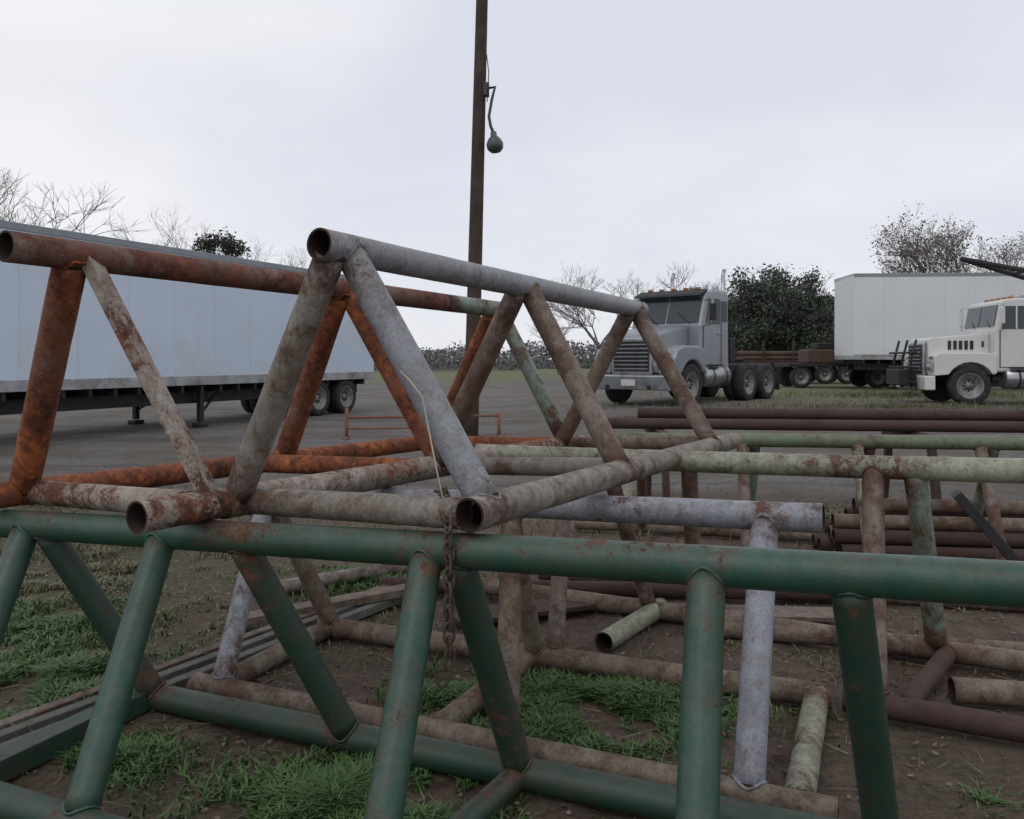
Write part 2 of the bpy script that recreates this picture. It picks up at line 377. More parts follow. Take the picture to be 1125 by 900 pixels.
# ============ ground ============
def smooth(t):
    t=min(1,max(0,t)); return t*t*(3-2*t)
def terrain(x,y): return .31*smooth((y-11)/9)*smooth((x+1)/5)
def sp(a,b,n,k):
    t=np.linspace(-1,1,n); return a*np.sinh(k*t)/math.sinh(k)+b
xs=sp(700,0,261,9.0)
ty=np.linspace(0,1,240); ys=2.2+1100*(np.sinh(8.6*ty)/math.sinh(8.6)); ys=np.concatenate([[-60,-20,-6,-2,0,1.0,1.7],ys])
V=[]
for y in ys:
    for x in xs:
        f=1/(1+(abs(x)/9)**4)/(1+(max(y-4,0)/9)**4)
        z=(.035*noise.noise(Vector((x*.8,y*.8,0)))+.016*noise.noise(Vector((x*4,y*4,3)))+.008*noise.noise(Vector((x*14,y*14,3))))*f-.005
        V.append((x,y,z+terrain(x,y)))
nx=len(xs);F=[(j*nx+i,j*nx+i+1,(j+1)*nx+i+1,(j+1)*nx+i) for j in range(len(ys)-1) for i in range(nx-1)]
m,nt,b=newmat('dirt_and_gravel'); co=objco(nt)
sx=node(nt,'ShaderNodeSeparateXYZ');nt.links.new(co,sx.inputs[0])
big=noise_n(nt,co,.9,4,.6,.4);fine=noise_n(nt,co,30,6,.75);mid=noise_n(nt,co,5,6,.7)
dirt=ramp(nt,mid,[(.3,(.058,.038,.028)),(.5,(.12,.080,.058)),(.7,(.19,.135,.10))])
dirt=mix(nt,ramp(nt,fine,[(.45,0),(.7,.65)]),dirt,(.21,.155,.115))
dirt=mix(nt,ramp(nt,fine,[(.3,.7),(.45,0)]),dirt,(.03,.021,.016))
moss=ramp(nt,fine,[(.35,(.028,.034,.014)),(.55,(.080,.082,.038)),(.7,(.15,.135,.075))])
gmask=ramp(nt,big,[(.50,0),(.60,.7)])
lft=math_n(nt,'MULTIPLY',math_n(nt,'SUBTRACT',-1.0,sx.outputs[0]),.5,True)
gmask=math_n(nt,'MAXIMUM',math_n(nt,'MULTIPLY',gmask,.5),math_n(nt,'MULTIPLY',lft,ramp(nt,mid,[(.38,.2),(.55,.9)])))
near=mix(nt,gmask,dirt,moss)
gn1=noise_n(nt,co,11,7,.85)
grav=ramp(nt,gn1,[(.32,(.055,.050,.046)),(.5,(.15,.142,.132)),(.66,(.30,.285,.265))])
grav=mix(nt,ramp(nt,noise_n(nt,co,.45,5,.65),[(.44,0),(.60,.85)]),grav,(.115,.09,.07))
mp=node(nt,'ShaderNodeMapping');mp.inputs['Scale'].default_value=(.12,1.3,1);mp.inputs['Rotation'].default_value=(0,0,.3);nt.links.new(co,mp.inputs[0])
strk=noise_n(nt,mp.outputs[0],1.2,5,.65)
grav=mix(nt,ramp(nt,strk,[(.5,0),(.60,.7)]),grav,(.075,.068,.060))
grav=mix(nt,ramp(nt,strk,[(.36,.6),(.45,0)]),grav,(.10,.10,.055))
yy=math_n(nt,'ADD',sx.outputs[1],math_n(nt,'MULTIPLY',math_n(nt,'SUBTRACT',noise_n(nt,co,.5,5,.6),.5),6))
lot=ramp(nt,math_n(nt,'DIVIDE',yy,20.0),[(.42,0),(.52,1)])
c=mix(nt,lot,near,grav)
gr=ramp(nt,noise_n(nt,co,3,7,.8),[(.3,(.05,.06,.025)),(.5,(.12,.13,.06)),(.7,(.19,.175,.095))])
fx=math_n(nt,'ADD',sx.outputs[0],math_n(nt,'MULTIPLY',math_n(nt,'SUBTRACT',noise_n(nt,co,.15,4,.6),.5),10))
fm1=ramp(nt,math_n(nt,'DIVIDE',yy,100),[(.24,0),(.29,1)])
fm2=ramp(nt,math_n(nt,'DIVIDE',fx,40),[(.14,0),(.20,1)])
fm3=ramp(nt,math_n(nt,'DIVIDE',yy,200),[(.26,0),(.32,1)])
c=mix(nt,math_n(nt,'MAXIMUM',math_n(nt,'MULTIPLY',fm1,fm2),fm3),c,gr)
nt.links.new(c,b.inputs['Base Color']);b.inputs['Roughness'].default_value=.95
bump(nt,b,math_n(nt,'ADD',fine,math_n(nt,'MULTIPLY',mid,1.5)),1.0,.035)
mk('ground',V,F,m,None,True)

# ============ grass blades and litter ============
def leafmat(name,ca,cb_,rough=.6):
    m,nt,b=newmat(name)
    at=node(nt,'ShaderNodeAttribute',attribute_name='tint')
    c=mix(nt,at.outputs['Fac'],ca,cb_)
    nt.links.new(c,b.inputs['Base Color']);b.inputs['Roughness'].default_value=rough
    return m
def fastmesh(name,V,nper,pattern,tint,mat,parent=None):
    nb=len(V)//nper; base=np.arange(nb)*nper; allf=[]
    for p in pattern: allf.append((base[:,None]+np.array(p)[None,:]).tolist())
    F=[tuple(f) for a in allf for f in a]
    me=bpy.data.meshes.new(name);me.from_pydata(V.tolist(),[],F);me.materials.append(mat)
    at=me.attributes.new('tint','FLOAT','POINT');at.data.foreach_set('value',np.repeat(tint,nper).astype(np.float32))
    o=bpy.data.objects.new(name,me);S.collection.objects.link(o)
    if parent:o.parent=parent
    return o
def grass(name,patches,mat,wk=1.0,clt=-.05):
    Vs=[];Ts=[]
    for (cx,cy,rx,ry,n,hm,t0,t1) in patches:
        a=rng.uniform(0,2*np.pi,n);q=np.abs(rng.normal(0,.55,n))
        x=cx+rx*q*np.cos(a);y=cy+ry*q*np.sin(a)
        cl=np.array([noise.noise(Vector((float(u)*4,float(v)*4,1.3)))+.5*noise.noise(Vector((float(u)*13,float(v)*13,4))) for u,v in zip(x,y)])
        keep=cl>clt+rng.uniform(-.12,.12,n)
        x=x[keep];y=y[keep];cl=cl[keep];n2=len(x)
        hh=hm*rng.uniform(.3,1.1,n2)*(1+1.0*np.clip(cl,-.5,.8));w=rng.uniform(.0018,.0042,n2)*(1+hm*3)*wk
        th=rng.uniform(0,2*np.pi,n2);ln=rng.uniform(.3,1.5,n2)*hh;dx,dy=np.cos(th),np.sin(th);px,py=-dy*w,dx*w
        z=np.array([terrain(float(u),float(v)) for u,v in zip(x,y)])-.015
        P=np.stack([np.stack([x-px,y-py,z],1),np.stack([x+px,y+py,z],1),
          np.stack([x+dx*ln*.35+px*.9,y+dy*ln*.35+py*.9,z+hh*.7],1),np.stack([x+dx*ln*.35-px*.9,y+dy*ln*.35-py*.9,z+hh*.7],1),
          np.stack([x+dx*ln,y+dy*ln,z+hh*.9],1)],1)
        Vs.append(P.reshape(-1,3));Ts.append(rng.uniform(t0,t1,n2))
    return fastmesh(name,np.concatenate(Vs),5,[(0,1,2,3),(3,2,4)],np.concatenate(Ts),mat)
M_grass=leafmat('grass_green',(.030,.078,.016),(.090,.155,.040))
M_dry=leafmat('grass_dry',(.06,.075,.03),(.19,.165,.09))
grass('green_grass',[(.32,3.68,.62,.42,30000,.060,0,1),(-.55,2.95,.55,.34,22000,.055,0,1),(-2.25,4.0,.45,.45,14000,.075,0,1),(-.33,3.95,.2,.3,5000,.06,0,1),(-1.6,3.25,.3,.25,4000,.05,0,1),
  (-1.1,5.9,.9,.4,7000,.06,0,1),(1.75,2.95,.15,.12,700,.05,0,1),(5.2,8.0,2.0,.8,9000,.12,0,1),(-2.9,4.8,.8,.7,9000,.06,0,1)],M_grass,1.25,-.16)
grass('dry_grass',[(-3.3,6.0,2.2,1.7,30000,.045,0,1),(-1.4,4.9,1.3,.8,4500,.03,.2,1),(1.5,4.6,2.5,.8,2500,.03,.3,1),(3,8,5,1.2,8000,.09,.1,1),(-4,9.0,4,1.4,12000,.06,.1,1),(10,22,8,3,14000,.12,.0,1),(14,29,8,4,12000,.16,.0,1)],M_dry,1.2,.0)
def scat(n,sx_,gx):
    x=rng.uniform(-sx_,sx_,n);y=2.3+rng.gamma(2,gx,n)
    gz=np.array([.035*noise.noise(Vector((float(a)*.8,float(b_)*.8,0)))+.016*noise.noise(Vector((float(a)*4,float(b_)*4,3))) for a,b_ in zip(x,y)])
    return x,y,gz
n=5600
x,y,gz=scat(n,5,1.4);s=rng.uniform(.005,.019,n);th=rng.uniform(0,6.28,n);tz=rng.uniform(-.4,.4,(n,4))*s[:,None]
P=np.stack([np.stack([x+np.cos(th+k*np.pi/2)*s*(1 if k%2 else .5),y+np.sin(th+k*np.pi/2)*s*(1 if k%2 else .5),gz+.008+tz[:,k]],1) for k in range(4)],1)
fastmesh('fallen_leaves',P.reshape(-1,3),4,[(0,1,2,3)],rng.uniform(0,1,n),leafmat('dead_leaves',(.05,.03,.018),(.20,.14,.09),.85))
n=1100
x,y,gz=scat(n,4,1.2);L=rng.uniform(.03,.12,n);th=rng.uniform(0,6.28,n);w_=rng.uniform(.0015,.004,n)
P=np.stack([np.stack([x-np.cos(th)*L-np.sin(th)*w_,y-np.sin(th)*L+np.cos(th)*w_,gz+.006],1),np.stack([x-np.cos(th)*L+np.sin(th)*w_,y-np.sin(th)*L-np.cos(th)*w_,gz+.008],1),
 np.stack([x+np.cos(th)*L,y+np.sin(th)*L,gz+.025],1)],1)
fastmesh('twigs_and_straw',P.reshape(-1,3),3,[(0,1,2)],rng.uniform(0,1,n),M_dry)
# stones: small octahedra
n=2600
x,y,gz=scat(n,6,2.2);s=rng.uniform(.004,.016,n)
o6=np.array([(1,0,0),(0,1,0),(-1,0,0),(0,-1,0),(0,0,.7),(0,0,-.7)])
P=np.stack([x,y,gz+.002],1)[:,None,:]+o6[None]*s[:,None,None]*rng.uniform(.6,1.3,(n,6,1))
fastmesh('pebbles',P.reshape(-1,3),6,[(0,1,4),(1,2,4),(2,3,4),(3,0,4),(1,0,5),(2,1,5),(3,2,5),(0,3,5)],rng.uniform(0,1,n),leafmat('stone',(.07,.055,.045),(.24,.21,.18),.9))

# ============ trees ============
M_bark=simple('bark_grey',(.17,.155,.145),.9,0,.4,3)
M_dbark=simple('bark_dark',(.05,.042,.036),.9,0,.4,3)
def leaves(name,c,s0,s1,mat,par):
    n=len(c);s=rng.uniform(s0,s1,n)[:,None]
    a=rng.normal(size=(n,3));a/=np.linalg.norm(a,axis=1)[:,None];b_=np.cross(a,rng.normal(size=(n,3)));b_/=np.linalg.norm(b_,axis=1)[:,None]
    P=np.stack([c-a*s,c+b_*s*.6,c+a*s,c-b_*s*.6],1)
    return fastmesh(name,P.reshape(-1,3),4,[(0,1,2,3)],rng.uniform(0,1,n),mat,par)
def bare_tree(name,base,H,seed,spread=.55,lev=6,leafn=0,leafm=None,kids=3,thick=1.0,wide=1.0):
    r_=random.Random(seed);V=[];F=[];tips=[]
    def seg(p0,p1,r0,r1):
        e1,e2=frame(p1-p0);b=len(V);k_=5 if r0>.05 else 3
        for p,r in((p0,r0),(p1,r1)):
            for k in range(k_):
                a=2*math.pi*k/k_;V.append(p+(e1*math.cos(a)+e2*math.sin(a))*r)
        for k in range(k_): F.append((b+k,b+(k+1)%k_,b+k_+(k+1)%k_,b+k_+k))
    def grow(p,dr,L,r,l):
        q=p;dd=dr.copy()
        for i in range(3):
            dd=(dd+Vector((r_.gauss(0,.13),r_.gauss(0,.13),r_.gauss(0,.07)+.03))).normalized()
            q2=q+dd*L/3;seg(q,q2,r*(1-.15*i),r*(1-.15*(i+1)))
            if l<lev-1 and i>0 and r_.random()<.6:
                side=(dd+Vector((r_.gauss(0,spread),r_.gauss(0,spread),r_.gauss(0,.3)))).normalized();grow(q2,side,L*.6,r*.45,l+2 if l+2<lev else lev-1)
            q=q2
        if l>=lev: tips.append(q);return
        for k in range(kids if l>0 else kids+1):
            nd=(dd+Vector((r_.gauss(0,spread),r_.gauss(0,spread),r_.gauss(.05,.25)))).normalized()
            grow(q,nd,L*r_.uniform(.62,.85),r*.60,l+1)
    grow(Vector(base),Vector((0,0,1)),H*.26,H*.020*thick,0)
    par=empty(name) if leafn else None
    o=mk(name if not leafn else 'trunk_and_limbs',V,F,M_bark,par)
    zmax=max(v[2] for v in V);k=H/(zmax-base[2]);kw=k*wide
    for v in o.data.vertices:
        v.co.z=base[2]+(v.co.z-base[2])*k; v.co.x=base[0]+(v.co.x-base[0])*kw; v.co.y=base[1]+(v.co.y-base[1])*kw
    if leafn:
        T=np.array([(base[0]+(t.x-base[0])*kw,base[1]+(t.y-base[1])*kw,base[2]+(t.z-base[2])*k) for t in tips])
        leaves('dry_leaves',T[rng.integers(0,len(T),leafn)]+rng.normal(0,.16,(leafn,3)),.04,.09,leafm,par)
    return o
M_ever=leafmat('evergreen_foliage',(.045,.056,.044),(.10,.12,.088),.85)  # foliage colour brightened to stand in for haze and offset self-shadow
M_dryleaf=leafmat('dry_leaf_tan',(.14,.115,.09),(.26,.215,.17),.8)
M_far=leafmat('far_woods',(.11,.112,.115),(.19,.19,.19),.95)  # distance haze is mixed into this pale grey leaf colour
def ever(name,base,H,W,seed,nc=130,lobes=6,per=110,tight=1.0):
    r_=np.random.default_rng(seed);par=empty(name)
    polytube('trunk',[(base[0],base[1],0),(base[0]+.1,base[1],H*.4),(base[0],base[1],H*.8)],[H*.03,H*.022,H*.008],M_dbark,par)
    lc=[(base[0]+r_.uniform(-.34,.34)*W,base[1]+r_.uniform(-.3,.3)*W,H*r_.uniform(.22,.70),r_.uniform(.17,.28)*W) for _ in range(lobes)]+[(base[0],base[1],H*.55,.40*W)]
    for l in lc: polytube('limb',[(base[0],base[1],H*.3),(l[0],l[1],l[2])],[H*.012,H*.004],M_dbark,par,5)
    C_=[]
    for i in range(nc):
        l=lc[r_.integers(0,len(lc))];v=r_.normal(size=3);v/=np.linalg.norm(v);q=l[3]*r_.uniform(.25,1.08)
        cc=np.array(l[:3])+v*q*np.array([1,1,1.1])
        if cc[2]<.4 or cc[2]>H: continue
        C_.append(cc+r_.normal(0,W*.045,(per,3))*np.array([1,1,.75]))
    leaves('foliage',np.concatenate(C_),.05,.13,M_ever,par)
ever('evergreen_tree',(17.7,55),9.2,8.0,1,520,14,120)
ever('evergreen_tree',(23.3,58),8.6,3.8,3,150,9)
ever('evergreen_tree',(15.2,62),6.9,5.0,4,130,9)
ever('evergreen_tree',(20.6,62),5.0,4.0,9,90,7)
bare_tree('bare_tree',(25.3,44,0),10.3,5,.42,6,3800,M_dryleaf,3,.8,.8)
bare_tree('bare_tree',(31.5,50,0),9.8,8,.45,6,3000,M_dryleaf,3,.8,.85)
bare_tree('bare_tree',(-24.4,40,0),12.2,11,.5,6,thick=.7)
bare_tree('bare_tree',(-18.2,46,0),10.2,12,.5,6,thick=.6)
bare_tree('bare_tree',(-14.5,50,0),9.2,13,.55,6,thick=.6,wide=.8)
bare_tree('bare_tree',(5.6,52,0),7.9,14,.5,6,thick=.7)
bare_tree('bare_tree',(23.5,66,0),9.0,15,.5,5,thick=.7)
bare_tree('bare_tree',(4.0,70,0),6.8,16,.5,5,thick=.7)
bare_tree('bare_tree',(15.5,68,0),9.6,17,.5,5,thick=.7)
e=empty('evergreen_crown_tree');polytube('trunk',[(-17,47,0),(-16.6,47,5),(-16.4,47,7.6)],[.22,.16,.05],M_dbark,e)
Cc=[np.array([-16.4+rng.normal(0,.9),47+rng.normal(0,.6),7.95+rng.normal(0,.28)])+rng.normal(0,.24,(70,3)) for _ in range(26)]
leaves('foliage',np.concatenate(Cc),.05,.13,leafmat('mistletoe_foliage',(.025,.032,.022),(.06,.07,.045),.85),e)
Cc=[]
for i in range(3600):
    x=rng.uniform(-110,150);y=rng.uniform(110,150);hh=3.0+2.2*noise.noise(Vector((x*.05,1,0)))+(2.0 if x>38 else 0)+1.5*noise.noise(Vector((x*.21,5,0)))
    hh=max(hh,1.4)
    Cc.append(np.array([x,y,.2])+np.stack([rng.normal(0,1.0,26),rng.normal(0,1.0,26),rng.uniform(0,1,26)**1.1*hh*rng.uniform(.75,1.1)],1))
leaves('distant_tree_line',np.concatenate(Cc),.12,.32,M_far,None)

# ============ utility pole ============
M_wood=simple('pole_wood',(.075,.05,.038),.9,0,.45,3,(.03,.02,.016),.5,.5)
P=empty('utility_pole')
bx=-.86;by=17
polytube('pole_shaft',[(bx+.0262*z,by,z) for z in np.linspace(-.2,11.5,14)],[.165-.004*i for i in range(14)],M_wood,P,14)
M_lampg=simple('lamp_grey',(.05,.052,.056),.5,0,.3,8)
px=lambda z:bx+.0262*z
polytube('lamp_arm',[(px(7.2)+.12,by-.05,7.2),(px(7.2)+.32,by-.1,7.22),(px(7)+.26,by-.12,6.95),(px(6.7)+.21,by-.14,6.6),(px(6.5)+.25,by-.15,6.4),(px(6.3)+.33,by-.15,6.22)],.032,M_lampg,P,8)
lathe('lamp_head',(px(6)+.37,by-.16,5.86),(-.12,0,1),[(.0,-.02),(.10,0),(.165,.07),(.175,.18),(.13,.27),(.07,.33),(.06,.42),(0,.44)],simple('lamp_glass',(.07,.075,.08),.35),P,20)
polytube('lamp_cable',[(px(7.4)+.14,by-.1,7.9),(px(7)+.2,by-.15,7.5),(px(6.7)+.17,by-.15,6.9)],.012,M_lampg,P,6)
box('lamp_bracket',(px(7.2)+.08,by-.12,7.05),(px(7.2)+.2,by+.05,7.32),M_lampg,P)

# ============ vehicles ============
M_tire=simple('tire_rubber',(.022,.022,.023),.85,0,.3,10,(.08,.07,.06),.55)
M_rim=simple('wheel_rim',(.26,.26,.26),.5,.3,.3,10,(.1,.08,.06),.5)
M_glass=simple('cab_glass',(.035,.05,.055),.08,0,.2,3)
M_chrome=simple('chrome',(.42,.43,.45),.3,.8,.2,5,(.12,.1,.09),.55)
M_silver=simple('silver_paint',(.27,.29,.32),.35,.2,.12,2,(.16,.15,.13),.6)
M_white=simple('white_paint',(.62,.62,.60),.45,0,.08,2,(.36,.32,.27),.60)
M_whitet=simple('white_trailer_paint',(.66,.68,.70),.45,0,.06,.8,(.50,.49,.47),.60)
M_trail=simple('trailer_white',(.56,.64,.75),.45,0,.07,.6,(.47,.52,.58),.56)
M_amber=simple('amber_lens',(.35,.15,.03),.3); M_lens=simple('headlamp_lens',(.5,.5,.5),.15)
M_dark=simple('dark_frame',(.018,.018,.02),.7,0,.4,6,(.05,.04,.032),.57)
def wheel(name,c,r,w,par,side=-1):
    cx,cy,cz=c;h=w/2
    prof=[(.0,-h*.35),(r*.16,-h*.35),(r*.17,-h*.2),(r*.30,-h*.15),(r*.34,-h*.45),(r*.55,-h*.55),(r*.60,-h*.95),(r*.66,-h*.9),(r*.70,-h),(r*.93,-h*.97),(r,-h*.75),(r,h*.75),(r*.93,h),(r*.6,h),(r*.0,h)]
    lathe(name,c,(0,-side,0),prof,[M_tire,M_rim],par,32,[1]*7+[0]*7)
    if side<0:
        for k in range(8):
            a=2*math.pi*k/8; lathe(name+'_nut%d'%k,(cx+math.cos(a)*r*.24,cy+side*h*.17,cz+math.sin(a)*r*.24),(0,side,0),[(0.0,.05),(.022,.04),(.022,0)],M_dark,par,6)
def quad(name,pts,mat,par,th=.012):
    pts=[Vector(p) for p in pts];nrm=(pts[1]-pts[0]).cross(pts[2]-pts[0]).normalized()*th;n=len(pts)
    V=[p-nrm for p in pts]+[p+nrm for p in pts]
    F=[tuple(range(n-1,-1,-1)),tuple(range(n,2*n))]+[(i,(i+1)%n,n+(i+1)%n,n+i) for i in range(n)]
    return mk(name,V,F,mat,par)
def truck(name,loc,rz,sc,paint,old=False,length=7.2):
    t=empty(name,loc,rz,sc)
    hb=.03 if old else .07
    hood=[(.22,.80),(.20,1.0),(.20,1.74),(.26,1.80),(1.75,1.92),(1.75,.85)] if old else [(.22,.80),(.16,1.0),(.18,1.62),(.30,1.80),(.9,1.92),(1.75,2.05),(1.75,.85)]
    prism('hood',hood,.50,1.90,paint,t,hb)
    box('radiator_surround',(.10,.62,.78),(.20,1.78,1.68),M_chrome,t,.03)
    box('radiator_dark',(.085,.70,.86),(.12,1.70,1.60),M_dark,t,.0)
    for k in range(7): box('grille_bar_%d'%k,(.065,.72,.90+k*.10),(.09,1.68,.93+k*.10),M_chrome,t,.004)
    for s,(y0,y1) in enumerate(((.02,.52),(1.88,2.38))):
        P_=[(.20,.78),(.20,1.30),(.34,1.38),(1.75,1.38),(1.75,.85)] if old else [(.20,.78),(.18,1.18),(.32,1.40),(.65,1.50),(1.4,1.50),(1.75,1.40),(1.75,.85)]
        cx,cz,rr_=1.10,.52,.62
        for k in range(9):
            a=math.radians(28+k*(180-56)/8); P_.append((cx+rr_*math.cos(a),cz+rr_*math.sin(a)))
        prism('fender_%d'%s,P_,y0,y1,paint,t,hb*.7)
        yc=(y0+y1)/2
        box('headlamp_bezel_%d'%s,(.13,yc-.17,.92),(.20,yc+.17,1.16),M_chrome,t,.02)
        for q in(-.08,.08): lathe('headlamp_%d'%s,(.135,yc+q,1.04),(-1,0,0),[(0,.03),(.05,.022),(.07,0)],M_lens,t,16)
        box('turn_lamp_%d'%s,(.18,yc-.10,1.22),(.25,yc+.10,1.30),M_amber,t,.01)
    if old:
        for s,y in enumerate((.49,1.91)):
            for k in range(5): box('hood_louver_%d_%d'%(s,k),(.7+k*.14,y-.012,1.48),(.78+k*.14,y+.012,1.72),M_dark,t,0)
            box('hood_latch_%d'%s,(1.55,y-.02,1.55),(1.60,y+.02,1.7),M_dark,t,.004)
    prism('bumper',[(-.05,.40),(-.05,.76),(.05,.78),(.22,.78),(.22,.40)],0,2.40,M_chrome if not old else M_white,t,.03)
    box('bumper_plate',(-.062,1.0,.5),(-.045,1.4,.66),M_white,t,.0)
    for y in(.6,1.8): box('tow_hook',(-.10,y-.04,.42),(-.04,y+.04,.52),M_dark,t,.01)
    if old:
        cab=[(1.75,.88),(1.75,1.98),(1.88,2.72),(1.95,2.80),(2.3,2.84),(3.12,2.84),(3.22,2.76),(3.26,.88)]
        wx0,wx1,wz1=1.762,1.868,2.66; sw=[(1.90,2.02),(2.78,2.02),(2.78,2.62),(1.99,2.62)]; rq=[(2.93,2.12),(3.14,2.12),(3.14,2.58),(2.93,2.58)]; top=2.84
    else:
        cab=[(1.75,.88),(1.75,2.02),(2.02,2.78),(2.14,2.92),(2.5,2.99),(3.2,2.99),(3.32,2.88),(3.36,.88)]
        wx0,wx1,wz1=1.765,2.0,2.76; sw=[(2.02,2.08),(2.80,2.08),(2.80,2.74),(2.18,2.74)]; rq=[(2.95,2.15),(3.22,2.15),(3.22,2.70),(2.95,2.70)]; top=2.99
    prism('cab_body',cab,.16,2.24,paint,t,.06)
    for s,(ya,yb) in enumerate(((.26,1.17),(1.23,2.14))):
        quad('windshield_%d'%s,[(wx0,ya,2.10),(wx0,yb,2.10),(wx1,yb,wz1),(wx1,ya,wz1)],M_glass,t,.016)
        polytube('wiper_%d'%s,[(1.73,ya+.2,2.07),(wx0+.05,ya+.6,2.38)],.01,M_dark,t,5)
    for s,y in enumerate((.16,2.24)):
        quad('side_window_%d'%s,[(a_,y,b_) for a_,b_ in sw],M_glass,t,.014)
        quad('vent_bar_%d'%s,[(2.25,y,sw[0][1]),(2.29,y,sw[0][1]),(2.29,y,sw[2][1]),(2.25,y,sw[2][1])],paint,t,.022)
        quad('rear_quarter_window_%d'%s,[(a_,y,b_) for a_,b_ in rq],M_glass,t,.012)
        sg=-1 if s==0 else 1
        for nm,(xa,za,xb,zb) in {'door_gap_f':(1.86,1.0,1.88,2.0),'door_gap_r':(2.87,1.0,2.885,2.7),'door_gap_b':(1.86,1.0,2.88,1.015)}.items():
            box(nm+'_%d'%s,(xa,y-.012,za),(xb,y+.012,zb),M_dark,t,0)
        box('door_handle_%d'%s,(2.66,y-.04,1.82),(2.80,y+.04,1.86),M_chrome,t,.008)
        polytube('mirror_arm_%d'%s,[(1.95,y,2.68),(1.82,y+sg*.30,2.68),(1.82,y+sg*.30,2.05),(1.95,y,2.02)],.015,M_chrome,t,6)
        box('mirror_%d'%s,(1.79,y+sg*.30-.09,2.15),(1.84,y+sg*.30+.09,2.58),M_dark if not old else M_white,t,.02)
        ys_=.42 if s==0 else 1.98
        polytube('exhaust_stack_%d'%s,[(3.52,ys_,.9),(3.52,ys_,1.6),(3.52,ys_,1.62),(3.52,ys_,2.7),(3.52,ys_,2.72),(3.52,ys_,3.45),(3.6,ys_,3.6)],[.055,.055,.10,.10,.055,.055,.055],M_chrome,t,14)
        yt=.34 if s==0 else 2.06
        lathe('fuel_tank_%d'%s,(2.0,yt,.72),(1,0,0),[(0,0),(.27,0),(.29,.03),(.29,1.27),(.27,1.3),(0,1.3)],M_chrome,t,24)
        for q in(.3,1.0): lathe('tank_strap_%d'%s,(2.0+q,yt,.72),(1,0,0),[(.297,0),(.297,.05)],M_dark,t,24)
        box('cab_step_%d'%s,(2.1,yt-.32,.98),(2.75,yt+.20,1.02),M_dark,t,.005)
        beam('frame_rail_%d'%s,(.3,.78+.84*s,.93),(length,.78+.84*s,.93),.08,.26,M_dark,t)
        box('mud_flap_%d'%s,(length-.25,.05+1.75*s,.25),(length-.22,.60+1.75*s,.95),M_dark,t,0)
    if not old: prism('sun_visor',[(1.80,2.80),(1.86,2.86),(2.2,2.99),(2.16,2.90)],.2,2.2,M_dark,t,.005)
    for k in range(5): box('marker_lamp_%d'%k,(2.22,.45+k*.36,top),(2.32,.57+k*.36,top+.06),M_amber,t,.01)
    polytube('air_horn',[(2.4,.8,top+.06),(2.9,.8,top+.08)],[.055,.025],M_chrome,t,10)
    wheel('front_wheel_near',(1.10,.19,.52),.52,.30,t,-1); wheel('front_wheel_far',(1.10,2.21,.52),.52,.30,t,1)
    for i,x in enumerate((length-2.35,length-1.05)):
        wheel('rear_wheel_near_%d'%i,(x,.16,.52),.52,.27,t,-1); wheel('rear_wheel_near_in_%d'%i,(x,.48,.52),.52,.27,t,1)
        wheel('rear_wheel_far_%d'%i,(x,2.24,.52),.52,.27,t,1); wheel('rear_wheel_far_in_%d'%i,(x,1.92,.52),.52,.27,t,1)
        polytube('axle_%d'%i,[(x,.2,.52),(x,2.2,.52)],.08,M_dark,t,10)
    polytube('front_axle',[(1.1,.2,.50),(1.1,2.2,.50)],.06,M_dark,t,8)
    return t
t1=truck('semi_truck',(4.30,22,.30),math.atan2(.76,.65),1.13,M_silver,False,6.7)
box('fifth_wheel',(4.7,.75,1.10),(5.6,1.65,1.20),M_dark,t1,.04); box('fifth_wheel_base',(4.5,.8,1.06),(5.8,1.6,1.10),M_dark,t1,.01)
box('cab_rack',(3.7,.3,1.06),(4.05,2.1,1.75),M_dark,t1,.03)
for y in(.35,.9,1.5,2.05): polytube('rack_post',[(3.8,y,1.7),(3.8,y,2.1)],.03,M_dark,t1,6)
polytube('rack_bar',[(3.8,.3,2.1),(3.8,2.1,2.1)],.03,M_dark,t1,6)
for i in range(3): polytube('air_hose_%d'%i,[(3.42,1.0+i*.1,1.7),(3.7,1.0+i*.1,1.45),(4.2,1.1+i*.1,1.35),(4.5,1.1+i*.1,1.15)],.018,M_dark,t1,6)
t2=truck('white_truck',(11.75,23.2,.30),math.radians(-8),1.07,M_white,True,8.5)
for y in(.5,1.2,1.9): polytube('brush_guard_post',[(-.22,y,.45),(-.24,y,1.2),(-.1,y,1.75)],.035,M_dark,t2,8)
for z in(.6,1.0,1.4): polytube('brush_guard_bar',[(-.24,.1,z),(-.24,2.3,z)],.03,M_dark,t2,8)
box('winch_box',(-.5,.6,.5),(-.05,1.8,.95),M_dark,t2,.03)
box('bed_deck',(3.8,.05,1.15),(8.5,2.35,1.3),M_dark,t2,.02)
for y in(.35,2.05): polytube('gin_pole',[(8.2,y,1.3),(4.3,y+.0,3.2),(1.3,1.2,4.0)],.07,M_dark,t2,8)
for q in(.25,.5,.75):
    a=Vector((4.3,.35,3.2)).lerp(Vector((1.3,1.2,4.0)),q);b_=Vector((4.3,2.05,3.2)).lerp(Vector((1.3,1.2,4.0)),q);polytube('gin_pole_brace',[a,b_],.04,M_dark,t2,6)
polytube('gin_pole_strut',[(3.75,.6,3.3),(2.2,1.1,3.76)],.035,M_dark,t2,6)
for y in(.3,2.1): polytube('headache_rack_post',[(3.75,y,1.2),(3.75,y,3.3)],.06,M_dark,t2,8)
for z in(3.3,2.6,2.0): polytube('headache_rack_bar',[(3.75,.3,z),(3.75,2.1,z)],.05,M_dark,t2,8)

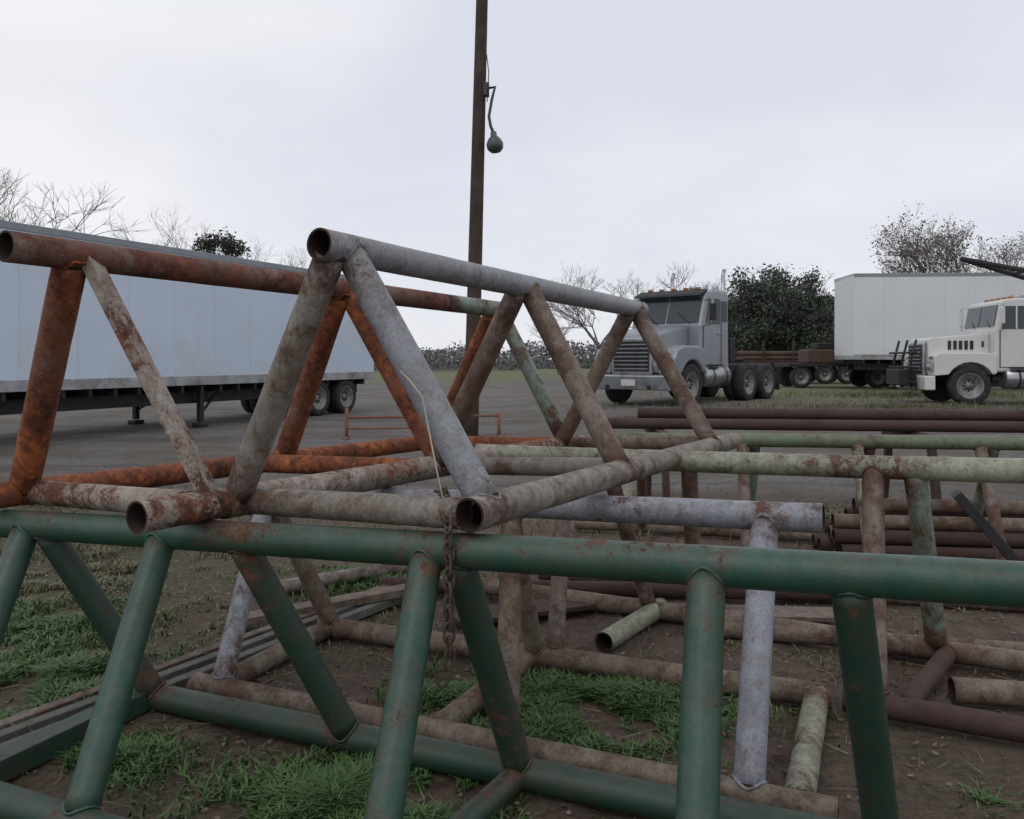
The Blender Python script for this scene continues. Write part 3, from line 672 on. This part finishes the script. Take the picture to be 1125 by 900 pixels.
M_rail=simple('rail_alu',(.40,.42,.44),.5,.2,.2,3,(.15,.12,.1),.5); M_trl=simple('top_rail_grey',(.26,.28,.31),.5,.2,.2,2)
def trailer(name,loc,rz,x0,x1,z0,z1,gear,wheels,mat=M_trail,w=2.55,sc=1):
    t=empty(name,loc,rz,sc)
    box('box_body',(x0,0,z0),(x1,w,z1),mat,t,.03)
    box('bottom_rail',(x0,-.02,z0-.12),(x1,w+.02,z0+.10),M_rail,t,.01)
    box('top_rail',(x0,-.02,z1-.12),(x1,w+.02,z1+.02),M_trl,t,.01)
    x=x0+1.2
    while x<x1: box('side_post',(x-.012,-.008,z0+.1),(x+.012,.0,z1-.12),mat,t,0); x+=1.22
    x=x0+.4
    while x<x1-.1: box('floor_crossmember',(x-.04,.05,z0-.28),(x+.04,w-.05,z0-.125),M_dark,t,0); x+=.6
    for y in(.5,.8,1.75): box('frame_beam',(x0+.3,y-.06,z0-.56),(x1-.3,y+.06,z0-.285),M_dark,t,0)
    if gear is not None:
        for y in(.22,w-.22):
            box('landing_leg',(gear-.06,y-.06,.12),(gear+.06,y+.06,z0-.12),M_dark,t,.005); box('landing_foot',(gear-.15,y-.13,.0),(gear+.15,y+.13,.10),M_dark,t,.02)
            beam('gear_brace',(gear+.05,y,.35),(gear+1.0,y+(.3 if y<1 else -.3),z0-.2),.05,.05,M_dark,t)
        beam('gear_cross',(gear,.22,.6),(gear,w-.22,.6),.05,.05,M_dark,t)
    for i,x in enumerate(wheels):
        for j,(y,s) in enumerate(((.16,-1),(.48,1),(w-.16,1),(w-.48,1))): wheel('wheel_%d_%d'%(i,j),(x,y,.50),.50,.27,t,s)
    return t
trailer('box_trailer',(-9.25,14.8,0),math.atan2(.912,.41),-4.5,12.0,1.12,4.1,5.0,(9.3,10.6))
trailer('box_trailer',(14.2,34,.31),math.radians(-4),0,14,1.40,4.84,2.5,(11,12.3),M_whitet)
f=empty('flatbed_trailer',(11.2,43,.31),math.radians(3))
M_tan=simple('load_tan',(.11,.075,.055),.9,0,.4,2)
box('deck',(0,0,1.05),(7.5,2.5,1.25),M_dkrust,f,.02)
for i in range(5): box('stake_%d'%i,(.4+i*1.6,-.03,1.1),(.5+i*1.6,.05,2.3),M_dkrust,f,.005)
for i in range(14): polytube('load_pipe_%d'%i,[(.2+random.uniform(-.3,.3),.25+(i%7)*.3,1.37+.24*(i//7)),(7.2,.25+(i%7)*.3,1.37+.24*(i//7))],.13,M_tan,f,10)
for x in(1.2,5.4,6.6): wheel('wheel',(x,.2,.5),.5,.3,f,-1); wheel('wheel',(x,2.3,.5),.5,.3,f,1)
f=empty('flatbed_trailer',(12.5,37,.31),math.radians(-2))
box('deck',(0,0,.95),(6,2.4,1.1),M_dark,f,.02)
for x in(.6,4.0,5.2): wheel('wheel',(x,.2,.48),.48,.3,f,-1); wheel('wheel',(x,2.2,.48),.48,.3,f,1)
box('equipment_load',(1.0,.5,1.1),(3.4,1.9,1.75),M_tan,f,.08); box('equipment_top',(1.5,.7,1.75),(2.6,1.7,2.05),M_dark,f,.05)
bq=empty('low_pipe_barrier',(-3.35,16.6,0),.1)
M_or=simple('barrier_red',(.25,.075,.05),.7,0,.35,5,(.2,.15,.12),.5)
for x in(0,1.6,3.1):
    polytube('post',[(x,0,-.05),(x,.02,.62 if x==0 else .5)],.035,M_or,bq,8); beam('foot',(x,-.3,.02),(x,.3,.02),.06,.04,M_or,bq)
polytube('rail_top',[(0,0,.42),(3.1,.02,.44)],.025,M_or,bq,8); polytube('rail_low',[(0,0,.2),(1.6,.02,.2)],.02,M_or,bq,8)

# ============ sky, light ============
w=bpy.data.worlds.new('World');S.world=w;w.use_nodes=True;nt=w.node_tree;bg=nt.nodes['Background']
sky=node(nt,'ShaderNodeTexSky',sky_type='NISHITA');sky.sun_disc=False
EL=math.radians(52);AZ=math.radians(-150)
sky.sun_elevation=EL;sky.sun_rotation=AZ
tc_=node(nt,'ShaderNodeTexCoord').outputs['Generated'];mp=node(nt,'ShaderNodeMapping');mp.inputs['Scale'].default_value=(1,1,2.2);mp.inputs['Location'].default_value=(.9,0,.2);nt.links.new(tc_,mp.inputs[0])
cn_=noise_n(nt,mp.outputs[0],1.7,4,.5,.3)
cl=ramp(nt,cn_,[(.34,(7.3,7.55,8.4)),(.50,(8.2,8.35,8.95)),(.64,(9.2,9.25,9.5))])
cm=mix(nt,.95,sky.outputs[0],cl);nt.links.new(cm,bg.inputs[0]);bg.inputs[1].default_value=.1
sl=bpy.data.lights.new('sun','SUN');sl.energy=.5;sl.angle=math.radians(25);sl.color=(1,.96,.9)
so=bpy.data.objects.new('sun',sl);S.collection.objects.link(so)
dirv=Vector((math.sin(AZ)*math.cos(EL),math.cos(AZ)*math.cos(EL),math.sin(EL)))
so.rotation_euler=dirv.to_track_quat('Z','Y').to_euler()

cam=bpy.data.cameras.new('camera');co_=bpy.data.objects.new('camera',cam);S.collection.objects.link(co_)
co_.location=(0,0,1.6);co_.rotation_euler=(math.radians(90),0,0);cam.lens=28.8;cam.sensor_width=36;cam.shift_y=-.0489
cam.clip_end=3000;cam.clip_start=.05;S.camera=co_
